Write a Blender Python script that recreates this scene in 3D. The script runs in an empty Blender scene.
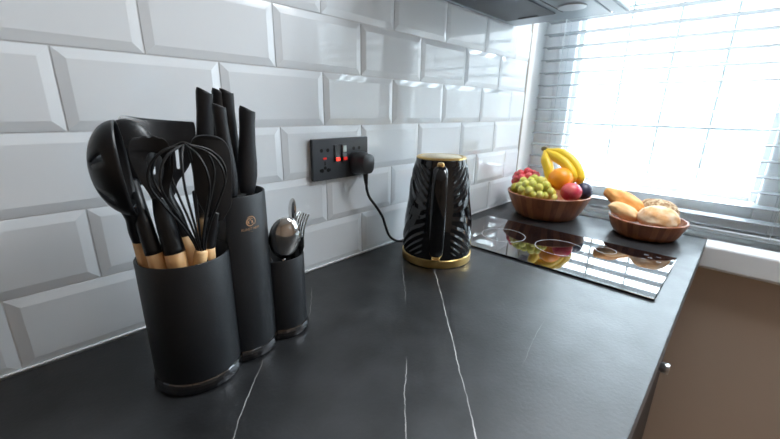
import bpy, bmesh, math, random
from mathutils import Vector, Matrix, noise
PI = math.pi
random.seed(7)
scene = bpy.context.scene
COL = scene.collection

# ------------------------------------------------------------------ materials
def new_mat(name):
    m = bpy.data.materials.new(name); m.use_nodes = True
    nt = m.node_tree
    return m, nt, nt.nodes['Principled BSDF']

def mat(name, col, rough=0.5, metal=0.0, col2=None, scale=20.0, bump=0.0, bscale=60.0, spec=0.5,
        coat=0.0, sss=0.0, stretch=None, lo=0.35, hi=0.65, trans=0.0, detail=4.0):
    m, nt, p = new_mat(name)
    p.inputs['Base Color'].default_value = (*col, 1)
    p.inputs['Roughness'].default_value = rough
    p.inputs['Metallic'].default_value = metal
    p.inputs['Specular IOR Level'].default_value = spec
    p.inputs['Coat Weight'].default_value = coat
    p.inputs['Coat Roughness'].default_value = 0.05
    if sss:
        p.inputs['Subsurface Weight'].default_value = sss
        p.inputs['Subsurface Radius'].default_value = (0.01, 0.006, 0.003)
        p.inputs['Subsurface Scale'].default_value = 0.6
    tc = nt.nodes.new('ShaderNodeTexCoord')
    vec = tc.outputs['Object']
    if stretch:
        mp = nt.nodes.new('ShaderNodeMapping'); mp.inputs['Scale'].default_value = stretch
        nt.links.new(vec, mp.inputs[0]); vec = mp.outputs[0]
    if col2 is not None:
        n = nt.nodes.new('ShaderNodeTexNoise'); n.inputs['Scale'].default_value = scale; n.inputs['Detail'].default_value = detail
        nt.links.new(vec, n.inputs['Vector'])
        r = nt.nodes.new('ShaderNodeValToRGB')
        r.color_ramp.elements[0].position = lo; r.color_ramp.elements[1].position = hi
        r.color_ramp.elements[0].color = (*col, 1); r.color_ramp.elements[1].color = (*col2, 1)
        nt.links.new(n.outputs['Fac'], r.inputs[0]); nt.links.new(r.outputs[0], p.inputs['Base Color'])
    if bump:
        n2 = nt.nodes.new('ShaderNodeTexNoise'); n2.inputs['Scale'].default_value = bscale; n2.inputs['Detail'].default_value = 5
        nt.links.new(vec, n2.inputs['Vector'])
        b = nt.nodes.new('ShaderNodeBump'); b.inputs['Strength'].default_value = bump; b.inputs['Distance'].default_value = 0.002
        nt.links.new(n2.outputs['Fac'], b.inputs['Height']); nt.links.new(b.outputs[0], p.inputs['Normal'])
    return m

def mnode(nt, op, a, b=None, c=None):
    n = nt.nodes.new('ShaderNodeMath'); n.operation = op
    for i, v in enumerate((a, b, c)):
        if v is None: continue
        if isinstance(v, (int, float)): n.inputs[i].default_value = v
        else: nt.links.new(v, n.inputs[i])
    return n.outputs[0]

def worktop_material():
    m, nt, p = new_mat('black_marble_laminate')
    tc = nt.nodes.new('ShaderNodeTexCoord'); vec = tc.outputs['Object']
    sep = nt.nodes.new('ShaderNodeSeparateXYZ'); nt.links.new(vec, sep.inputs[0])
    X, Y = sep.outputs[0], sep.outputs[1]
    def nz(scale, detail=3):
        n = nt.nodes.new('ShaderNodeTexNoise'); n.inputs['Scale'].default_value = scale; n.inputs['Detail'].default_value = detail
        nt.links.new(vec, n.inputs['Vector']); return n.outputs['Fac']
    w1 = mnode(nt, 'MULTIPLY', mnode(nt, 'SUBTRACT', nz(9), 0.5), 0.016)
    w2 = mnode(nt, 'MULTIPLY', mnode(nt, 'SUBTRACT', nz(70), 0.5), 0.003)
    wob = mnode(nt, 'ADD', w1, w2)
    fade = nz(22, 2)
    total = None
    # (x0,y0) -> (x1,y1), half width, strength
    for x0, y0, x1, y1, w, s in [(.45, -.185, .10, -.51, .0009, .95), (-.075, -.325, .034, -.197, .0007, .6),
                                 (.05, -.450, .18, -.338, .0008, .7), (.285, -.243, .42, -.118, .0009, .40),
                                 (.14, -.155, .21, -.065, .0008, .35), (.272, -.467, .42, -.44, .0007, .10),
                                 (-.35, -.52, -.16, -.30, .0010, .6)]:
        L = math.hypot(x1 - x0, y1 - y0); tx, ty = (x1 - x0) / L, (y1 - y0) / L
        d = mnode(nt, 'ADD', mnode(nt, 'MULTIPLY', mnode(nt, 'SUBTRACT', X, x0), -ty), mnode(nt, 'MULTIPLY', mnode(nt, 'SUBTRACT', Y, y0), tx))
        d = mnode(nt, 'ABSOLUTE', mnode(nt, 'ADD', d, wob))
        t = mnode(nt, 'ADD', mnode(nt, 'MULTIPLY', mnode(nt, 'SUBTRACT', X, x0), tx), mnode(nt, 'MULTIPLY', mnode(nt, 'SUBTRACT', Y, y0), ty))
        line = nt.nodes.new('ShaderNodeMapRange'); line.interpolation_type = 'SMOOTHSTEP'
        line.inputs['From Min'].default_value = w * .35; line.inputs['From Max'].default_value = w * 1.1
        line.inputs['To Min'].default_value = 1; line.inputs['To Max'].default_value = 0
        nt.links.new(d, line.inputs['Value'])
        e0 = nt.nodes.new('ShaderNodeMapRange'); e0.inputs['From Min'].default_value = 0; e0.inputs['From Max'].default_value = .03
        nt.links.new(t, e0.inputs['Value'])
        e1 = nt.nodes.new('ShaderNodeMapRange'); e1.inputs['From Min'].default_value = L; e1.inputs['From Max'].default_value = L - .03
        nt.links.new(t, e1.inputs['Value'])
        v = mnode(nt, 'MULTIPLY', mnode(nt, 'MULTIPLY', line.outputs[0], e0.outputs[0]), e1.outputs[0])
        fm = nt.nodes.new('ShaderNodeMapRange'); fm.inputs['From Min'].default_value = .3; fm.inputs['From Max'].default_value = .55
        fm.inputs['To Min'].default_value = .35; fm.inputs['To Max'].default_value = 1
        nt.links.new(fade, fm.inputs['Value'])
        v = mnode(nt, 'MULTIPLY', mnode(nt, 'MULTIPLY', v, fm.outputs[0]), s)
        total = v if total is None else mnode(nt, 'MAXIMUM', total, v)
    r = nt.nodes.new('ShaderNodeValToRGB')
    r.color_ramp.elements[0].position = .35; r.color_ramp.elements[1].position = .75
    r.color_ramp.elements[0].color = (.004, .0041, .0046, 1); r.color_ramp.elements[1].color = (.020, .0203, .022, 1)
    nt.links.new(nz(16, 8), r.inputs[0])
    mix = nt.nodes.new('ShaderNodeMix'); mix.data_type = 'RGBA'
    nt.links.new(total, mix.inputs['Factor']); nt.links.new(r.outputs[0], mix.inputs[6])
    mix.inputs[7].default_value = (.52, .51, .49, 1)
    nt.links.new(mix.outputs[2], p.inputs['Base Color'])
    rr = nt.nodes.new('ShaderNodeMapRange'); rr.inputs['From Min'].default_value = .3; rr.inputs['From Max'].default_value = .7
    rr.inputs['To Min'].default_value = .39; rr.inputs['To Max'].default_value = .45
    nt.links.new(nz(24, 9), rr.inputs['Value']); nt.links.new(rr.outputs[0], p.inputs['Roughness'])
    p.inputs['Specular IOR Level'].default_value = .72
    b = nt.nodes.new('ShaderNodeBump'); b.inputs['Strength'].default_value = .22; b.inputs['Distance'].default_value = .001
    nt.links.new(nz(180, 4), b.inputs['Height']); nt.links.new(b.outputs[0], p.inputs['Normal'])
    return m

def bowl_material():
    m, nt, p = new_mat('acacia_wood_staves')
    tc = nt.nodes.new('ShaderNodeTexCoord')
    sep = nt.nodes.new('ShaderNodeSeparateXYZ'); nt.links.new(tc.outputs['Object'], sep.inputs[0])
    a = mnode(nt, 'ARCTAN2', sep.outputs[1], sep.outputs[0])
    st = mnode(nt, 'FLOOR', mnode(nt, 'MULTIPLY', a, 40 / (2 * PI)))
    wn = nt.nodes.new('ShaderNodeTexWhiteNoise'); wn.noise_dimensions = '1D'; nt.links.new(st, wn.inputs['W'])
    gm = nt.nodes.new('ShaderNodeMapping'); gm.inputs['Scale'].default_value = (60, 60, 6)
    nt.links.new(tc.outputs['Object'], gm.inputs[0])
    n = nt.nodes.new('ShaderNodeTexNoise'); n.inputs['Scale'].default_value = 1.5; n.inputs['Detail'].default_value = 6
    nt.links.new(gm.outputs[0], n.inputs['Vector'])
    f = mnode(nt, 'ADD', mnode(nt, 'MULTIPLY', wn.outputs['Value'], .42), mnode(nt, 'MULTIPLY', n.outputs['Fac'], .58))
    r = nt.nodes.new('ShaderNodeValToRGB')
    r.color_ramp.elements[0].color = (.17, .050, .020, 1); r.color_ramp.elements[1].color = (.42, .150, .058, 1)
    r.color_ramp.elements[0].position = .15; r.color_ramp.elements[1].position = .85
    nt.links.new(f, r.inputs[0]); nt.links.new(r.outputs[0], p.inputs['Base Color'])
    p.inputs['Roughness'].default_value = .38
    return m

def banana_material():
    m, nt, p = new_mat('banana_peel')
    tc = nt.nodes.new('ShaderNodeTexCoord')
    sep = nt.nodes.new('ShaderNodeSeparateXYZ'); nt.links.new(tc.outputs['Object'], sep.inputs[0])
    r = nt.nodes.new('ShaderNodeValToRGB')
    e = r.color_ramp.elements
    e[0].position = .55; e[0].color = (.85, .55, .025, 1)
    e[1].position = 1.0; e[1].color = (.30, .36, .03, 1)
    x = e.new(.80); x.color = (.72, .55, .03, 1)
    nt.links.new(mnode(nt, 'MULTIPLY', sep.outputs[2], 1 / .215), r.inputs[0])
    nt.links.new(r.outputs[0], p.inputs['Base Color'])
    p.inputs['Roughness'].default_value = .42
    return m

def tile_material():
    m = mat('glazed_white_tile', (.80, .83, .86), rough=.06, spec=.5)
    nt = m.node_tree; p = nt.nodes['Principled BSDF']
    tc = nt.nodes.new('ShaderNodeTexCoord')
    n = nt.nodes.new('ShaderNodeTexNoise'); n.inputs['Scale'].default_value = 9; n.inputs['Detail'].default_value = 1
    nt.links.new(tc.outputs['Object'], n.inputs['Vector'])
    b = nt.nodes.new('ShaderNodeBump'); b.inputs['Strength'].default_value = .25; b.inputs['Distance'].default_value = .004
    nt.links.new(n.outputs['Fac'], b.inputs['Height']); nt.links.new(b.outputs[0], p.inputs['Normal'])
    return m

def glass_material():
    m = bpy.data.materials.new('window_glass'); m.use_nodes = True
    nt = m.node_tree; nt.nodes.clear()
    out = nt.nodes.new('ShaderNodeOutputMaterial'); mix = nt.nodes.new('ShaderNodeMixShader')
    t = nt.nodes.new('ShaderNodeBsdfTransparent'); g = nt.nodes.new('ShaderNodeBsdfGlossy'); g.inputs['Roughness'].default_value = .0
    t.inputs[0].default_value = (.96, .98, .98, 1)
    fr = nt.nodes.new('ShaderNodeFresnel'); fr.inputs[0].default_value = 1.45
    ge = nt.nodes.new('ShaderNodeNewGeometry')      # reflect at the outer faces only, so that the thin pane stays clear at glancing angles
    nt.links.new(mnode(nt, 'MULTIPLY', fr.outputs[0], mnode(nt, 'SUBTRACT', 1.0, ge.outputs['Backfacing'])), mix.inputs[0]); nt.links.new(t.outputs[0], mix.inputs[1]); nt.links.new(g.outputs[0], mix.inputs[2])
    nt.links.new(mix.outputs[0], out.inputs[0])
    return m

def frosted_material():
    m = bpy.data.materials.new('frosted_glass'); m.use_nodes = True
    nt = m.node_tree; nt.nodes.clear()
    out = nt.nodes.new('ShaderNodeOutputMaterial'); t = nt.nodes.new('ShaderNodeBsdfTranslucent'); t.inputs[0].default_value = (.26, .28, .30, 1)
    nt.links.new(t.outputs[0], out.inputs[0])
    return m

def slat_material():
    m = bpy.data.materials.new('white_blind_slat'); m.use_nodes = True
    nt = m.node_tree; p = nt.nodes['Principled BSDF']
    p.inputs['Base Color'].default_value = (.29, .31, .32, 1); p.inputs['Roughness'].default_value = .4
    return m

def neon_material(name='lit_red_neon', power=1.3):
    m, nt, p = new_mat(name)
    p.inputs['Base Color'].default_value = (.5, .01, .01, 1)
    p.inputs['Emission Color'].default_value = (1, .03, .015, 1); p.inputs['Emission Strength'].default_value = power
    return m

M = dict(
    tile=tile_material(), grout=mat('pale_grout', (.72, .73, .74), .8, bump=.2, bscale=300),
    plaster=mat('white_paint', (.86, .86, .86), .6, bump=.05, bscale=200),
    taupe=mat('taupe_wall_paint', (.60, .475, .375), .75, col2=(.62, .49, .39), scale=3, bump=.06, bscale=220),
    floor=mat('oak_floor', (.22, .15, .10), .45, col2=(.30, .21, .14), scale=3, stretch=(1, 12, 1)),
    upvc=mat('white_upvc', (.90, .91, .92), .28, bump=.02, bscale=30),
    bars=mat('grey_glazing_bar', (.72, .75, .77), .5, bump=.02),
    sill=mat('white_gloss_sill', (.88, .89, .90), .28, bump=.03, bscale=40),
    glass=glass_material(), frost=frosted_material(), slat=slat_material(),
    cord=mat('blind_cord_white', (.62, .66, .68), .8, bump=.3, bscale=900),
    alu=mat('tile_trim_metal', (.42, .38, .33), .5, metal=.1, bump=.03, bscale=100),
    worktop=worktop_material(), wedge=mat('worktop_edge_laminate', (.16, .16, .17), .35, bump=.05, bscale=150),
    cabinet=mat('dark_cabinet_front', (.030, .028, .032), .45, bump=.03, bscale=80),
    carcass=mat('cabinet_carcass', (.06, .06, .065), .6, bump=.03, bscale=80),
    steel=mat('brushed_steel', (.62, .62, .62), .30, metal=1.0, bump=.06, bscale=120, stretch=(1, 1, 8)),
    chrome=mat('polished_cutlery_steel', (.58, .56, .54), .13, metal=1.0, bump=.02, bscale=40),
    hobglass=mat('black_hob_glass', (.004, .004, .005), .012, spec=1.0, coat=.6, bump=.004, bscale=6),
    print=mat('pale_screen_print', (.42, .42, .42), .35, bump=.02),
    hoodbody=mat('grey_hood_paint', (.26, .30, .33), .35, metal=.25, bump=.03, bscale=90),
    filter=mat('dark_filter_mesh', (.035, .042, .052), .45, metal=.3, bump=.5, bscale=700),
    black=mat('black_plastic', (.010, .010, .011), .35, bump=.04, bscale=300),
    lens=mat('frosted_lamp_lens', (.80, .82, .82), .4, bump=.03),
    holder=mat('matte_black_coating', (.0070, .0083, .0108), .46, col2=(.0082, .0095, .0120), scale=60, bump=.10, bscale=600),
    hinside=mat('holder_lining', (.008, .008, .009), .7, bump=.1, bscale=400),
    gloss=mat('dark_chrome_base', (.16, .16, .17), .10, metal=1.0, bump=.01, bscale=20),
    gold=mat('brushed_gold', (.82, .56, .21), .30, metal=1.0, bump=.06, bscale=150, stretch=(1, 1, 10)),
    goldpol=mat('polished_gold', (.88, .60, .24), .14, metal=1.0, bump=.01),
    lid=mat('pale_gold_lid', (.86, .74, .54), .38, metal=1.0, bump=.05, bscale=150),
    logo=mat('copper_foil', (.62, .36, .20), .42, metal=.5, bump=.05, bscale=400),
    silicone=mat('black_silicone', (.0045, .005, .0065), .36, col2=(.006, .0065, .008), scale=30, bump=.06, bscale=350),
    nylon=mat('black_nylon', (.007, .008, .010), .33, col2=(.009, .010, .013), scale=40, bump=.05, bscale=300),
    beech=mat('beech_wood', (.74, .42, .18), .45, col2=(.86, .56, .29), scale=14, stretch=(6, 6, .6), bump=.05, bscale=60),
    knife=mat('soft_black_handle', (.007, .0075, .010), .45, col2=(.009, .0095, .012), scale=60, bump=.08, bscale=500),
    kettle=mat('gloss_black_enamel', (.003, .003, .004), .06, spec=.6, coat=0, bump=.01, bscale=15),
    socket=mat('black_socket_plate', (.034, .039, .047), .36, bump=.06, bscale=260),
    hole=mat('socket_recess', (.002, .002, .002), .8, bump=.02),
    neon=neon_material(), neondim=neon_material('dim_red_neon', .16), plug=mat('grey_black_plug', (.035, .038, .042), .35, bump=.05, bscale=200), rocker_glare=mat('painted_rocker_glare', (.55, .62, .60), .3, bump=.02),  # last entry paints a reflection on one rocker
    bowl=bowl_material(),
    ggrape=mat('green_grape', (.70, .66, .10), .20, col2=(.82, .76, .22), scale=25, sss=.25, bump=.02),
    rgrape=mat('red_grape', (.72, .05, .09), .22, col2=(.85, .20, .17), scale=25, sss=.2, bump=.02),
    stem=mat('fruit_stem', (.18, .14, .04), .7, col2=(.10, .06, .03), scale=50, bump=.3, bscale=200),
    lime=mat('yellow_green_peel', (.50, .46, .04), .35, col2=(.62, .50, .05), scale=20, bump=.2, bscale=150),
    orange=mat('orange_peel', (.95, .31, .010), .38, col2=(.95, .33, .015), scale=12, bump=.35, bscale=170),
    apple=mat('red_apple_skin', (.62, .04, .08), .24, col2=(.85, .28, .22), scale=16, bump=.02, lo=.4, hi=.75),
    plum=mat('dark_plum_skin', (.020, .022, .045), .38, col2=(.05, .04, .08), scale=18, bump=.05),
    banana=banana_material(), bantip=mat('banana_stalk', (.14, .11, .03), .7, col2=(.07, .04, .02), scale=60, bump=.2),
    roll=mat('golden_crust', (.72, .27, .05), .62, col2=(.86, .45, .14), scale=24, bump=.5, bscale=70),
    pale=mat('pale_floured_crust', (.78, .42, .16), .7, col2=(.86, .62, .36), scale=22, bump=.5, bscale=70),
    floury=mat('floury_bun_crust', (.70, .36, .15), .8, col2=(.88, .68, .48), scale=26, bump=.6, bscale=60, lo=.38, hi=.6),
    seeded=mat('seeded_brown_crust', (.30, .17, .08), .8, col2=(.62, .46, .28), scale=110, bump=1.0, bscale=160, lo=.45, hi=.6),
)

# ------------------------------------------------------------------ geometry helpers
def box(bm, x0, x1, y0, y1, z0, z1, bev=0.0, seg=2, mi=0):
    r = bmesh.ops.create_cube(bm, size=1)
    vs = r['verts']
    for v in vs:
        v.co = Vector(((x0 + x1) / 2 + v.co.x * (x1 - x0), (y0 + y1) / 2 + v.co.y * (y1 - y0), (z0 + z1) / 2 + v.co.z * (z1 - z0)))
    fs = set(f for v in vs for f in v.link_faces)
    if bev:
        es = list({e for v in vs for e in v.link_edges})
        rr = bmesh.ops.bevel(bm, geom=es, offset=bev, segments=seg, affect='EDGES', profile=.5, clamp_overlap=True)
        fs = set(f for f in fs if f.is_valid) | set(rr['faces'])
    for f in fs: f.material_index = mi

def rings(bm, rs, cap0=True, cap1=True, closed=True, mi=0, smooth=True):
    """loft between lists of points"""
    vv = [[bm.verts.new(p) for p in r] for r in rs]
    n = len(vv[0])
    for a, b in zip(vv, vv[1:]):
        for i in range(n if closed else n - 1):
            j = (i + 1) % n
            f = bm.faces.new((a[i], a[j], b[j], b[i])); f.smooth = smooth; f.material_index = mi
    if cap0: f = bm.faces.new(list(reversed(vv[0]))); f.material_index = mi
    if cap1: f = bm.faces.new(vv[-1]); f.material_index = mi
    return vv

def lathe(bm, prof, n=48, cx=0, cy=0, cz=0, mi=0):
    rs = []
    for r, z in prof:
        rs.append([Vector((cx + max(r, 1e-5) * math.cos(2 * PI * i / n), cy + max(r, 1e-5) * math.sin(2 * PI * i / n), cz + z)) for i in range(n)])
    rings(bm, rs, prof[0][0] > 1e-4, prof[-1][0] > 1e-4, True, mi)
    bmesh.ops.remove_doubles(bm, verts=bm.verts, dist=2e-5)

def tube(bm, pts, rad, n=12, mi=0, cap=True, ref=None):
    """rad: number, or list of number / (a, b) half sizes; ref = direction of the first half size"""
    pts = [Vector(p) for p in pts]; k = len(pts)
    if not isinstance(rad, list): rad = [rad] * k
    rs = []; u = None
    for i in range(k):
        t = (pts[min(i + 1, k - 1)] - pts[max(i - 1, 0)]).normalized()
        if ref is not None: u = Vector(ref)
        elif u is None: u = Vector((0, 0, 1)) if abs(t.z) < .8 else Vector((1, 0, 0))
        u = (u - t * u.dot(t)).normalized(); w = t.cross(u)
        a, b = rad[i] if isinstance(rad[i], tuple) else (rad[i], rad[i])
        rs.append([pts[i] + u * a * math.cos(2 * PI * j / n) + w * b * math.sin(2 * PI * j / n) for j in range(n)])
    return rings(bm, rs, cap, cap, True, mi)

def catmull(pts, k=8):
    P = [Vector(p) for p in pts]; P = [2 * P[0] - P[1]] + P + [2 * P[-1] - P[-2]]
    out = []
    for i in range(1, len(P) - 2):
        for s in range(k):
            t = s / k
            out.append(.5 * ((2 * P[i]) + (P[i + 1] - P[i - 1]) * t + (2 * P[i - 1] - 5 * P[i] + 4 * P[i + 1] - P[i + 2]) * t * t + (3 * P[i] - P[i - 1] - 3 * P[i + 1] + P[i + 2]) * t ** 3))
    out.append(P[-2]); return out

def ball(bm, c, rx, ry, rz, nu=20, nv=12, mi=0):
    r = bmesh.ops.create_uvsphere(bm, u_segments=nu, v_segments=nv, radius=1)
    for v in r['verts']:
        v.co = Vector((c[0] + v.co.x * rx, c[1] + v.co.y * ry, c[2] + v.co.z * rz))
        for f in v.link_faces: f.smooth = True; f.material_index = mi
    return r['verts']

def plate(outlines, thick, bev=0.0008, res=1):
    """flat 2D plate with holes: list of closed (x, z) outlines, returned as a bmesh in the XZ plane, thickness along Y"""
    cu = bpy.data.curves.new('outline', 'CURVE'); cu.dimensions = '2D'; cu.fill_mode = 'BOTH'
    cu.extrude = thick / 2 - bev; cu.bevel_depth = bev; cu.bevel_resolution = 1
    for pts in outlines:
        s = cu.splines.new('POLY'); s.points.add(len(pts) - 1); s.use_cyclic_u = True
        for q, (x, z) in zip(s.points, pts): q.co = (x, z, 0, 1)
    o = bpy.data.objects.new('outline', cu); COL.objects.link(o)
    bpy.context.view_layer.update()
    me = bpy.data.meshes.new_from_object(o.evaluated_get(bpy.context.evaluated_depsgraph_get()))
    bm = bmesh.new(); bm.from_mesh(me)
    bpy.data.objects.remove(o); bpy.data.curves.remove(cu); bpy.data.meshes.remove(me)
    bmesh.ops.remove_doubles(bm, verts=bm.verts, dist=1e-6)
    for v in bm.verts: v.co = Vector((v.co.x, -v.co.z, v.co.y))
    return bm

def ell(cx, cz, a, b, n=24):
    return [(cx + a * math.cos(2 * PI * i / n), cz + b * math.sin(2 * PI * i / n)) for i in range(n)]

def slot(cx, z0, z1, w, n=6):
    """upright slot with round ends"""
    o = []
    for i in range(n + 1):
        a = PI * i / n; o.append((cx + w * math.cos(a), z1 - w + w * math.sin(a)))
    for i in range(n + 1):
        a = PI + PI * i / n; o.append((cx + w * math.cos(a), z0 + w + w * math.sin(a)))
    return o

def smooth_outline(pts, k=5):
    P = [Vector((x, z, 0)) for x, z in pts]; n = len(P); out = []
    for i in range(n):
        a, b, c, d = P[i - 1], P[i], P[(i + 1) % n], P[(i + 2) % n]
        for s in range(k):
            t = s / k
            q = .5 * (2 * b + (c - a) * t + (2 * a - 5 * b + 4 * c - d) * t * t + (3 * b - a - 3 * c + d) * t ** 3)
            out.append((q.x, q.y))
    return out

def frame(origin, zdir, ydir):
    """matrix: local Z along zdir, local Y roughly along ydir (away from the viewer's side)"""
    z = Vector(zdir).normalized(); y = Vector(ydir); y = (y - z * y.dot(z)).normalized(); x = y.cross(z)
    m = Matrix((x, y, z)).transposed().to_4x4(); m.translation = Vector(origin)
    return m

# ------------------------------------------------------------------ object helpers
WORLD = {}
def thing(name, label, cat, loc=(0, 0, 0), group=None):
    o = bpy.data.objects.new(name, None); COL.objects.link(o)
    o.location = loc; o.empty_display_size = .05
    o['label'] = label; o['category'] = cat
    if group: o['group'] = group
    WORLD[o.name] = Vector(loc)
    return o

def part(name, bm, mats, parent=None, label=None, kind=None, autosmooth=None):
    """bm is in world coordinates; the part's origin is its thing's base"""
    off = WORLD.get(parent.name, Vector((0, 0, 0))) if parent else Vector((0, 0, 0))
    if off.length: bmesh.ops.translate(bm, verts=bm.verts, vec=-off)
    bmesh.ops.recalc_face_normals(bm, faces=bm.faces)
    me = bpy.data.meshes.new(name); bm.to_mesh(me); bm.free()
    for m in (mats if isinstance(mats, (list, tuple)) else [mats]): me.materials.append(m)
    if autosmooth is not None:
        for p in me.polygons: p.use_smooth = True
        me.set_sharp_from_angle(angle=math.radians(autosmooth))
    o = bpy.data.objects.new(name, me); COL.objects.link(o)
    if parent: o.parent = parent; WORLD[o.name] = off
    else: WORLD[o.name] = Vector((0, 0, 0))
    if label: o['label'] = label
    if kind: o['kind'] = kind
    return o

def solo(name, bm, mats, label, cat, loc=(0, 0, 0), group=None, autosmooth=None):
    """a thing that is one mesh; bm in world coordinates, origin moved to loc"""
    bmesh.ops.translate(bm, verts=bm.verts, vec=-Vector(loc))
    o = part(name, bm, mats, autosmooth=autosmooth); o.location = loc; WORLD[o.name] = Vector(loc)
    o['label'] = label; o['category'] = cat
    if group: o['group'] = group
    return o

def structure(name, bm, mats, parent=None):
    return part(name, bm, mats, parent, kind=None if parent else 'structure')

B = bmesh.new

# ------------------------------------------------------------------ the room
FLOOR, CEIL = -.90, 1.50
XL, XR, YB = -2.4, 1.20, -2.6          # left wall, window wall, far wall

bm = B(); box(bm, XL - .1, XR + .3, YB - .1, .15, FLOOR - .1, FLOOR); structure('floor', bm, M['floor'])
bm = B(); box(bm, XL - .1, XR + .3, YB - .1, .15, CEIL, CEIL + .1); structure('ceiling', bm, M['plaster'])
bm = B(); box(bm, XL - .1, XL, YB, .0, FLOOR, CEIL); structure('wall_left', bm, M['taupe'])
# far wall behind the photographer, with a small window
WX0, WX1, WZ0, WZ1 = .52, .82, .30, .68
bm = B()
box(bm, XL - .1, WX0, YB - .1, YB, FLOOR, CEIL); box(bm, WX1, XR + .1, YB - .1, YB, FLOOR, CEIL)
box(bm, WX0, WX1, YB - .1, YB, FLOOR, WZ0); box(bm, WX0, WX1, YB - .1, YB, WZ1, CEIL)
structure('wall_front', bm, M['taupe'])

# tiled wall: bevelled metro tiles in running bond
TW, TH, BEV, DEP, GAP = .200, .10126, .0125, .0024, .0010
bm = B()
box(bm, XL, 1.2, .0012, .12, FLOOR, CEIL, mi=1)
for j in range(14):
    z0, z1 = j * TH + GAP, (j + 1) * TH - GAP
    sh = 0 if j % 2 == 0 else -TW / 2
    k = -12
    while True:
        xa, xb = k * TW + sh, (k + 1) * TW + sh
        k += 1
        if xa > 1.199: break
        if xb < XL: continue
        cut = xb > 1.2
        x0, x1 = xa + GAP, min(xb - GAP, 1.198)
        i0 = x0 + BEV; i1 = xb - GAP - BEV
        if cut: i1 = min(i1, 1.198)
        if i0 >= i1: i0 = i1 - .0005
        lo = [bm.verts.new(p) for p in ((x0, 0, z0), (x1, 0, z0), (x1, 0, z1), (x0, 0, z1))]
        hi = [bm.verts.new(p) for p in ((i0, -DEP, z0 + BEV), (i1, -DEP, z0 + BEV), (i1, -DEP, z1 - BEV), (i0, -DEP, z1 - BEV))]
        bm.faces.new(hi)
        for a in range(4):
            b = (a + 1) % 4; bm.faces.new((lo[a], lo[b], hi[b], hi[a]))
        bk = [bm.verts.new((v.co.x, .0012, v.co.z)) for v in lo]
        for a in range(4):
            b = (a + 1) % 4; bm.faces.new((bk[a], bk[b], lo[b], lo[a]))
structure('wall_back', bm, [M['tile'], M['grout']])
bm = B(); box(bm, 1.2, 1.2055, -.0035, .01, 0.0, CEIL, .001); structure('trim_1', bm, M['alu'])
bm = B(); box(bm, XL, 1.18, -.003, .0, .0, .0030, .001); structure('trim_2', bm, M['sill'])

# window wall with its recess
WY0, WY1 = 0.0, -1.56                  # window opening in y
WTOP = 1.12; SZ = -.018                # head, sill top
FX = 1.325                             # inner face of the window frame
bm = B()
box(bm, 1.215, 1.45, YB - .1, .12, FLOOR, -.09)
box(bm, 1.215, 1.45, YB - .1, WY1, -.09, CEIL)
box(bm, 1.215, 1.45, WY1, .12, WTOP, CEIL)
structure('wall_right', bm, M['taupe'])
bm = B()
box(bm, 1.206, 1.45, .0, .12, -.09, WTOP)                        # reveal beside the tiles
box(bm, 1.2155, 1.45, WY1 - .006, WY1, SZ, WTOP); box(bm, 1.2155, 1.45, WY1, 0, WTOP - .006, WTOP)
structure('trim_3', bm, M['plaster'])
bm = B(); box(bm, 1.183, 1.45, WY1, 0, -.092, SZ, .010, 4); structure('trim_4', bm, M['sill'])

def window_frame(name, root_loc, members):
    w = bpy.data.objects.new(name, None); COL.objects.link(w); w['kind'] = 'structure'; w.location = root_loc
    WORLD[w.name] = Vector(root_loc)
    for nm, bm, m in members: part(nm, bm, m, w)
    return w
fr, sa, ba, gl = B(), B(), B(), B()
WB = SZ
def ring_boxes(bm, x0, x1, ya, yb, za, zb, w, bev=.004):
    box(bm, x0, x1, ya - w, ya, za, zb, bev); box(bm, x0, x1, yb, yb + w, za, zb, bev)
    box(bm, x0, x1, yb + w, ya - w, za, za + w, bev); box(bm, x0, x1, yb + w, ya - w, zb - w, zb, bev)
ring_boxes(fr, FX, FX + .07, WY0, WY1, WB, WTOP, .055)
box(fr, FX, FX + .07, -.80, -.745, WB + .055, WTOP - .055, .004)
panes = [(-.058, -.742), (-.803, -1.502)]
for ya, yb in panes:
    ring_boxes(sa, FX - .012, FX + .05, ya, yb, WB + .050, WTOP - .05, .062, .006)
    ring_boxes(sa, FX + .008, FX + .045, ya - .060, yb + .060, WB + .108, WTOP - .108, .018, .003)
    gy0, gy1, gz0, gz1 = ya - .078, yb + .078, WB + .126, WTOP - .126
    box(gl, FX + .022, FX + .026, gy1, gy0, gz0, gz1)
    nb = 4
    for i in range(1, nb):
        y = gy0 + (gy1 - gy0) * i / nb
        box(ba, FX + .027, FX + .035, y - .0032, y + .0032, gz0, gz1)
    for i in range(1, 5):
        z = gz0 + (.288 - .100) * i
        if z < gz1 - .03: box(ba, FX + .0275, FX + .0355, gy1, gy0, z - .0032, z + .0032)
window_frame('window_1', (FX, -.7, SZ), [('window_frame', fr, M['upvc']), ('sash', sa, M['upvc']), ('glazing_bars', ba, M['bars']), ('glass', gl, M['glass'])])
fr, gl = B(), B()
def ring_boxes_y(bm, y0, y1, xa, xb, za, zb, w, bev=.004):
    box(bm, xa, xa + w, y0, y1, za, zb, bev); box(bm, xb - w, xb, y0, y1, za, zb, bev)
    box(bm, xa + w, xb - w, y0, y1, za, za + w, bev); box(bm, xa + w, xb - w, y0, y1, zb - w, zb, bev)
ring_boxes_y(fr, YB - .08, YB - .03, WX0, WX1, WZ0, WZ1, .05)
box(gl, WX0 + .05, WX1 - .05, YB - .057, YB - .053, WZ0 + .05, WZ1 - .05)
window_frame('window_2', (.65, YB - .05, WZ0), [('window_frame', fr, M['upvc']), ('frosted_glass', gl, M['frost'])])

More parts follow.
